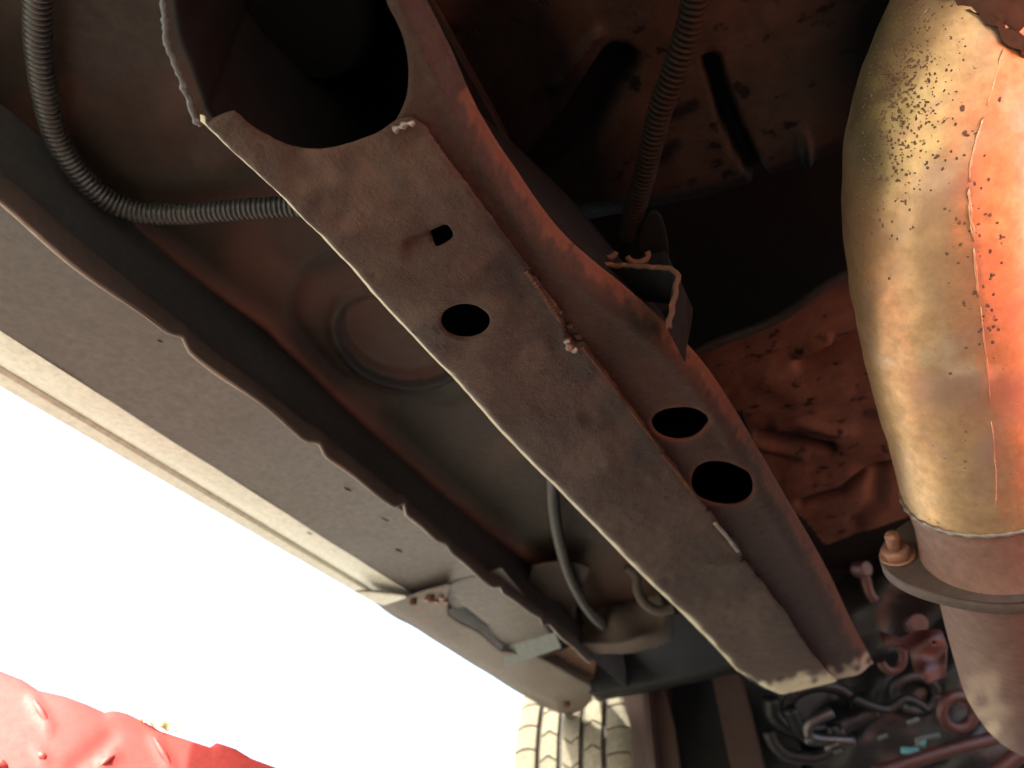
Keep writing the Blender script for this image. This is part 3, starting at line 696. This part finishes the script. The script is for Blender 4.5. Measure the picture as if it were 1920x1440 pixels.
low = mesh_obj('lower_pipe', lV, lF, M_pipe2, exh, attrs={'pale': np.clip(.8 * np.exp(-(((qx - 1850) / 45) ** 2 + ((qy - 1340) / 80) ** 2)) * (.7 + .6 * wob(qx, qy, 50)), 0, 1)})

# ------------------------------------------------------------------ front wheel
wheel = bpy.data.objects.new('front_wheel', None); C.objects.link(wheel); wheel.parent = car
WC = np.array([-.487, 1.62, .19]); RT = .325; WW = .215
wheel.location = Vector(WC) - car.location
def wheel_obj(name, V, Fc, m, smooth=True):
    me = bpy.data.meshes.new(name); me.from_pydata([tuple(v) for v in V], [], Fc); me.materials.append(m)
    if smooth: me.polygons.foreach_set('use_smooth', [True] * len(me.polygons))
    o = bpy.data.objects.new(name, me); C.objects.link(o); o.parent = wheel; return o
prof = [(-.085, .20), (-.108, .215), (-.114, .25), (-.110, .285), (-.100, .305), (-.088, .314), (-.04, .318), (.04, .318), (.088, .314), (.100, .305), (.110, .285), (.114, .25), (.108, .215), (.085, .20)]
V = []; Fc = []; S = 96
for k in range(S):
    t = 2 * math.pi * k / S
    V += [(x, r * math.cos(t), r * math.sin(t)) for x, r in prof]
m = len(prof)
for k in range(S):
    for j in range(m): a = k * m + j; b = k * m + (j + 1) % m; c = ((k + 1) % S) * m + (j + 1) % m; d = ((k + 1) % S) * m + j; Fc.append([a, b, c, d])
wheel_obj('tyre', V, Fc, M_wall).data.materials.append(M_carcass)
ty = bpy.data.objects['tyre']
for p_ in ty.data.polygons:
    if (Vector((p_.center.y, p_.center.z)).length > .312): p_.material_index = 1
V = []; Fc = []
rp_ = [(-.085, .20), (-.09, .19), (-.06, .17), (-.05, .05), (-.055, .0), (.0, .0), (.02, .16), (.085, .18), (.09, .20)]
for k in range(48):
    t = 2 * math.pi * k / 48; V += [(x, r * math.cos(t), r * math.sin(t)) for x, r in rp_]
for k in range(48):
    for j in range(len(rp_) - 1): a = k * 9 + j; Fc.append([a, a + 1, ((k + 1) % 48) * 9 + j + 1, ((k + 1) % 48) * 9 + j])
wheel_obj('rim', V, Fc, M_alu)
# tread blocks: five ribs, chevron-cut centre ribs, slot-cut shoulders
NB = 50; da = 2 * math.pi / NB
ribs = [(-.109, -.065, 0, .72), (-.056, -.026, 1, 1), (-.017, .013, -1, 1), (.022, .052, 1, 1), (.061, .109, 0, .72)]
for ri, (xa, xb, chev, _) in enumerate(ribs):
    V = []; Fc = []; nx = 8; gap = .0013
    def rad(x): return RT - max(0, (abs(x) - .075)) ** 2 * 9
    for layer, (dr, sc) in enumerate(((-.012, 1.), (-.0012, 1.), (0, .955))):
        for j in (0, 1):
            for i in range(nx + 1):
                u = i / nx; x = xa + (xb - xa) * (.5 + (u - .5) * sc)
                off = chev * (.009 * (1 - abs(2 * u - 1)) - .0045) + (0 if chev else .004 * math.sin(u * 3))
                s_ = (-1 if j == 0 else 1) * (da * RT / 2 - gap) * (1 - .03 * (layer == 2)) + off
                r = rad(x) + dr; t = s_ / RT
                V.append((x, -r * math.cos(t), r * math.sin(t)))
    n1 = nx + 1; Ln = 2 * n1
    for i in range(nx):
        Fc.append([2 * Ln + i, 2 * Ln + i + 1, 2 * Ln + n1 + i + 1, 2 * Ln + n1 + i])
    for l in range(2):
        for i in range(nx):
            Fc.append([l * Ln + i, l * Ln + i + 1, (l + 1) * Ln + i + 1, (l + 1) * Ln + i])
            Fc.append([l * Ln + n1 + i + 1, l * Ln + n1 + i, (l + 1) * Ln + n1 + i, (l + 1) * Ln + n1 + i + 1])
        Fc.append([l * Ln + n1, l * Ln, (l + 1) * Ln, (l + 1) * Ln + n1]); Fc.append([l * Ln + nx, l * Ln + n1 + nx, (l + 1) * Ln + n1 + nx, (l + 1) * Ln + nx])
    first = wheel_obj('tread_block', V, Fc, M_rubber, smooth=False)
    first.rotation_euler = (ri * .045, 0, 0)
    for k in range(1, NB):
        o = first.copy(); o.rotation_euler = (k * da + ri * .045, 0, 0); C.objects.link(o)

# ------------------------------------------------------------------ front bulkhead, subframe, engine bay clutter
V, Fc = box_vf((.62, 1.95, .42), (1.94, .02, .75)); mesh_obj('bulkhead', V, Fc, M_black, car, smooth=False)
V, Fc = box_vf((-.10, .85, .80), (.84, 2.3, .40)); mesh_obj('body_shell', V, Fc, M_paint, car, smooth=False)
V, Fc = box_vf((-.06, .85, .58), (.90, 2.28, .02)); mesh_obj('bay_shade_roof', V, Fc, M_black, car, smooth=False)
V, Fc = box_vf((.80, 1.60, .545), (.82, .80, .02)); mesh_obj('bay_shade_roof', V, Fc, M_black, car, smooth=False)  # unseen box added to keep the engine bay dark
V, Fc = box_vf((-.345, 1.62, .35), (.012, .70, .46)); mesh_obj('inner_fender', V, Fc, M_railB, car, smooth=False)
V, Fc = box_vf((-.13, -.42, .365), (.78, .56, .02)); mesh_obj('rear_floor', V, Fc, M_floor, car, smooth=False)
V, Fc = box_vf((-.515, -.15, .47), (.02, 1.85, .30)); mesh_obj('door', V, Fc, M_paint, car, smooth=False)
def vplate(name, pts, y, m, parent=car, depth=.03, step=7, **k):
    return sheet(name, pts, k.pop('holes', []), Y(y), m, parent, step=step, thick=depth, **k)
vplate('crossmember', [(1112, 1205), (1190, 1150), (1240, 1130), (1400, 1200), (1470, 1260), (1480, 1300), (1390, 1238), (1300, 1262), (1200, 1284), (1105, 1300)], 1.18, M_dark, depth=.05)
vplate('liner_panel', [(1165, 1290), (1240, 1276), (1262, 1360), (1275, 1460), (1186, 1460), (1182, 1360)], 1.30, M_railB, depth=.02)
vplate('liner_panel', [(1255, 1285), (1420, 1240), (1500, 1400), (1500, 1480), (1290, 1480), (1270, 1380)], 1.42, M_dark, depth=.02)
vplate('strut', [(1335, 1270), (1385, 1262), (1410, 1340), (1436, 1460), (1375, 1460), (1352, 1350)], 1.36, M_railB, depth=.03)
blk = vplate('filler_block', cr([(1095, 1075), (1120, 1055), (1160, 1048), (1185, 1062), (1215, 1095), (1245, 1130), (1240, 1180), (1190, 1205), (1120, 1208), (1082, 1200), (1080, 1130)], 3, True), .98, M_beige, depth=.05,
       disp=lambda px, py: .010 * wob(px, py, 110))
V, Fc = hose_vf([at(x, y, .93) for x, y in ((1175, 1062), (1192, 1078), (1195, 1105), (1208, 1130), (1235, 1145), (1262, 1140))], .0062, .004, .1); mesh_obj('heater_hose', V, Fc, M_beige, car)
V, Fc = hose_vf([at(x, y, .96) for x, y in ((1190, 1060), (1230, 1070), (1260, 1100), (1262, 1150))], .008, .004, .1); mesh_obj('heater_hose', V, Fc, M_dark, car)
# engine clutter on the right
eng = vplate('engine_block', [(1420, 1180), (1560, 1000), (1800, 960), (2000, 1000), (2000, 1500), (1420, 1500)], 1.50, M_engine, depth=.2, step=9,
       disp=lambda px, py: .03 * wob(px, py, 260) + .004 * wob(px, py, 90))
def cable(name, pts, d, r, m, parent=eng): mesh_obj(name, *tube_vf(cr([at(x, y, d + (q[0] if q else 0)) for x, y, *q in pts], 8), r, 14), m, parent)
cable('coolant_hose', [(1440, 1372), (1455, 1400), (1480, 1416), (1530, 1420), (1560, 1400), (1560, 1360)], 1.15, .0095, M_engine)
cable('coolant_hose', [(1480, 1330), (1500, 1370), (1530, 1385), (1580, 1370)], 1.18, .011, M_engine)
cable('coolant_hose', [(1560, 1335), (1525, 1352), (1515, 1372), (1530, 1385), (1600, 1390)], 1.12, .008, M_alu)
cable('coolant_hose', [(1445, 1310), (1450, 1340), (1480, 1362), (1560, 1366), (1640, 1330)], 1.22, .014, M_engine)
cable('wiring_loom', [(1600, 1310), (1660, 1330), (1700, 1310), (1740, 1330)], 1.2, .007, M_engine)
for (x, y, w, h, m_) in ((1560, 1400, 26, 7, M_alu), (1572, 1409, 16, 4, M_alu), (1516, 1389, 12, 9, M_alu), (1655, 1382, 18, 4, M_steelg), (1712, 1352, 22, 6, M_steelg)):
    mesh_obj('hose_clamp', *box_vf(at(x, y, 1.1), (w * .0008, .012, h * .0008), Matrix.Rotation(-.3, 3, 'Y')), m_, eng)
cable('connector_lead', [(1712, 1408), (1722, 1398), (1722, 1386), (1738, 1382), (1760, 1378)], 1.05, .0042, M_steelg)
mesh_obj('connector', *box_vf(at(1706, 1408, 1.05), (.022, .012, .008), Matrix.Rotation(.15, 3, 'Y')), M_teal, eng)
mesh_obj('connector', *box_vf(at(1728, 1392, 1.05), (.010, .012, .010), Matrix.Rotation(.5, 3, 'Y')), M_teal, eng)
cable('tie_rod', [(1640, 1450), (1760, 1412), (1860, 1385), (1960, 1352)], 1.0, .0085, M_redrod)
cable('tie_rod', [(1840, 1470), (1930, 1400), (2000, 1360)], .9, .009, M_redrod)
vplate('bracket', [(1650, 1184), (1690, 1196), (1720, 1182), (1762, 1178), (1775, 1210), (1772, 1262), (1740, 1280), (1718, 1262), (1706, 1225), (1680, 1208), (1660, 1212)], .95, M_redrod, eng, depth=.006, holes=[ell(1750, 1206, 5, 4)],
       step=3, disp=lambda px, py: .004 * wob(px, py, 70))
def ring(name, x, y, d, R_, r, m_, arc=(0, 6.28), sq=1.):
    c = at(x, y, d); e1 = at(x + 1, y, d) - c; e2 = at(x, y + 1, d) - c; k = 1 / np.linalg.norm(e1)
    mesh_obj(name, *tube_vf([c + e1 * k * R_ * math.cos(t) + e2 * k * R_ * sq * math.sin(t) for t in np.linspace(arc[0], arc[1], 40)], r, 12), m_, eng)
ring('bushing', 1796, 1335, 1.0, .021, .0075, M_redrod)
ring('hook', 1672, 1232, .95, .014, .0055, M_redrod, (-.9, 2.8), 1.2)
mesh_obj('sensor', *cyl_vf(at(1712, 1172, .98), at(1722, 1168, .95), .012, 14), M_redrod, eng)
mesh_obj('lever', *tube_vf(cr([at(1610, 1065, 1.1), at(1622, 1082, 1.1), at(1630, 1110, 1.1), at(1640, 1125, 1.1)], 5), .007, 10), M_redrod, eng)
mesh_obj('sensor', *cyl_vf(at(1604, 1068, 1.1), at(1626, 1066, 1.08), .011, 12), M_redrod, eng)
ring('pulley', 1540, 1330, 1.25, .055, .010, M_engine, (0, 6.28), .7)
ring('pulley', 1715, 1300, 1.25, .035, .010, M_engine, (0, 6.28), .8)

# ------------------------------------------------------------------ red ramp outside the car
rl = [(-60, 1236), (0, 1257), (38, 1272), (70, 1294), (84, 1297), (120, 1306), (160, 1321), (195, 1336), (214, 1331), (240, 1338), (268, 1352), (300, 1370), (345, 1385), (395, 1402), (407, 1393), (440, 1404), (470, 1422), (520, 1440), (600, 1475), (700, 1560)]
ra = bpy.data.objects.new('ramp', None); C.objects.link(ra)
cn = at(200, 1400, .50); ra.location = (cn[0], cn[1], GZ)
tag(ra, 'glossy red embossed metal ramp standing in the bright light at the lower left', 'car ramp')
nrm = np.array([.62, -.62, .48]); nrm /= np.linalg.norm(nrm); pr = (tuple(-nrm), float(-nrm @ cn))
low_pts = [(700, 1800), (200, 2100), (-260, 1800), (-120, 1240)]
body = sheet('ramp_face', rl + low_pts, [], pr, M_red, ra, step=10, thick=.004, rim=.002,
             disp=lambda px, py: .0006 * wob(px, py, 330) - .0015 * np.exp(-((dline(px, py, [(60, 1310), (92, 1365)]) / 9) ** 2)) - .0015 * np.exp(-((dline(px, py, [(290, 1384), (320, 1440)]) / 9) ** 2))
             - .0015 * np.exp(-((dline(px, py, [(190, 1437), (215, 1415)]) / 8) ** 2)) + .0015 * np.exp(-((dline(px, py, [(140, 1440), (205, 1385)]) / 16) ** 2)) - .001 * np.exp(-((dline(px, py, [(72, 1412), (84, 1428)]) / 8) ** 2))
             + .004 * np.exp(-(dline(px, py, rl) / 13) ** 2) * .3)
# raised tear-drop lugs
LW = .85
def lug(x0, y0, x1, y1, w):
    pts = cr([(x0, y0), ((x0 * 2 + x1) / 3, (y0 * 2 + y1) / 3), ((x0 + 2 * x1) / 3, (y0 + 2 * y1) / 3), (x1, y1)], 5)
    c = [on(float(a), float(b), pr) + nrm * .0005 for a, b in pts]; r = w * LW * np.sin(np.linspace(.15, 2.99, len(c)))
    mesh_obj('raised_lug', *tube_vf(c, r, 12), M_red, ra)
for a in ((62, 1312, 92, 1362), (288, 1384, 322, 1442), (186, 1440, 216, 1416), (72, 1412, 86, 1428), (-10, 1426, 14, 1440), (160, 1480, 190, 1530), (400, 1470, 425, 1520)): lug(*a, .0028)
b0 = np.array([float(q) for q in ra.location])
V, Fc = box_vf(cn + np.array([-.09, .09, -.13]), (.12, .12, .16), Matrix.Rotation(.785, 3, 'Z')); mesh_obj('ramp_support', V, Fc, M_red, ra, smooth=False)
tp = sheet('torn_tape', [(262, 1347), (285, 1352), (310, 1352), (335, 1358), (331, 1372), (310, 1366), (290, 1362)], [], (pr[0], pr[1] * 1.0), M_yellow, None, step=3, thick=.002, disp=lambda px, py: .001 * wob(px, py, 30) - .001)
tag(tp, 'torn scrap of yellowish tape stuck on the rim of the red ramp', 'tape')

# unseen red board added to bounce orange-red sunlight onto pipe and rail
V, Fc = box_vf((.82, .30, GZ + .03), (1.2, 1.3, .05)); mp_ = mesh_obj('red_bounce_board', V, Fc, M_bounce, smooth=False)
tag(mp_, 'unseen red board added on the ground to bounce sunlight onto the exhaust', 'bounce board')
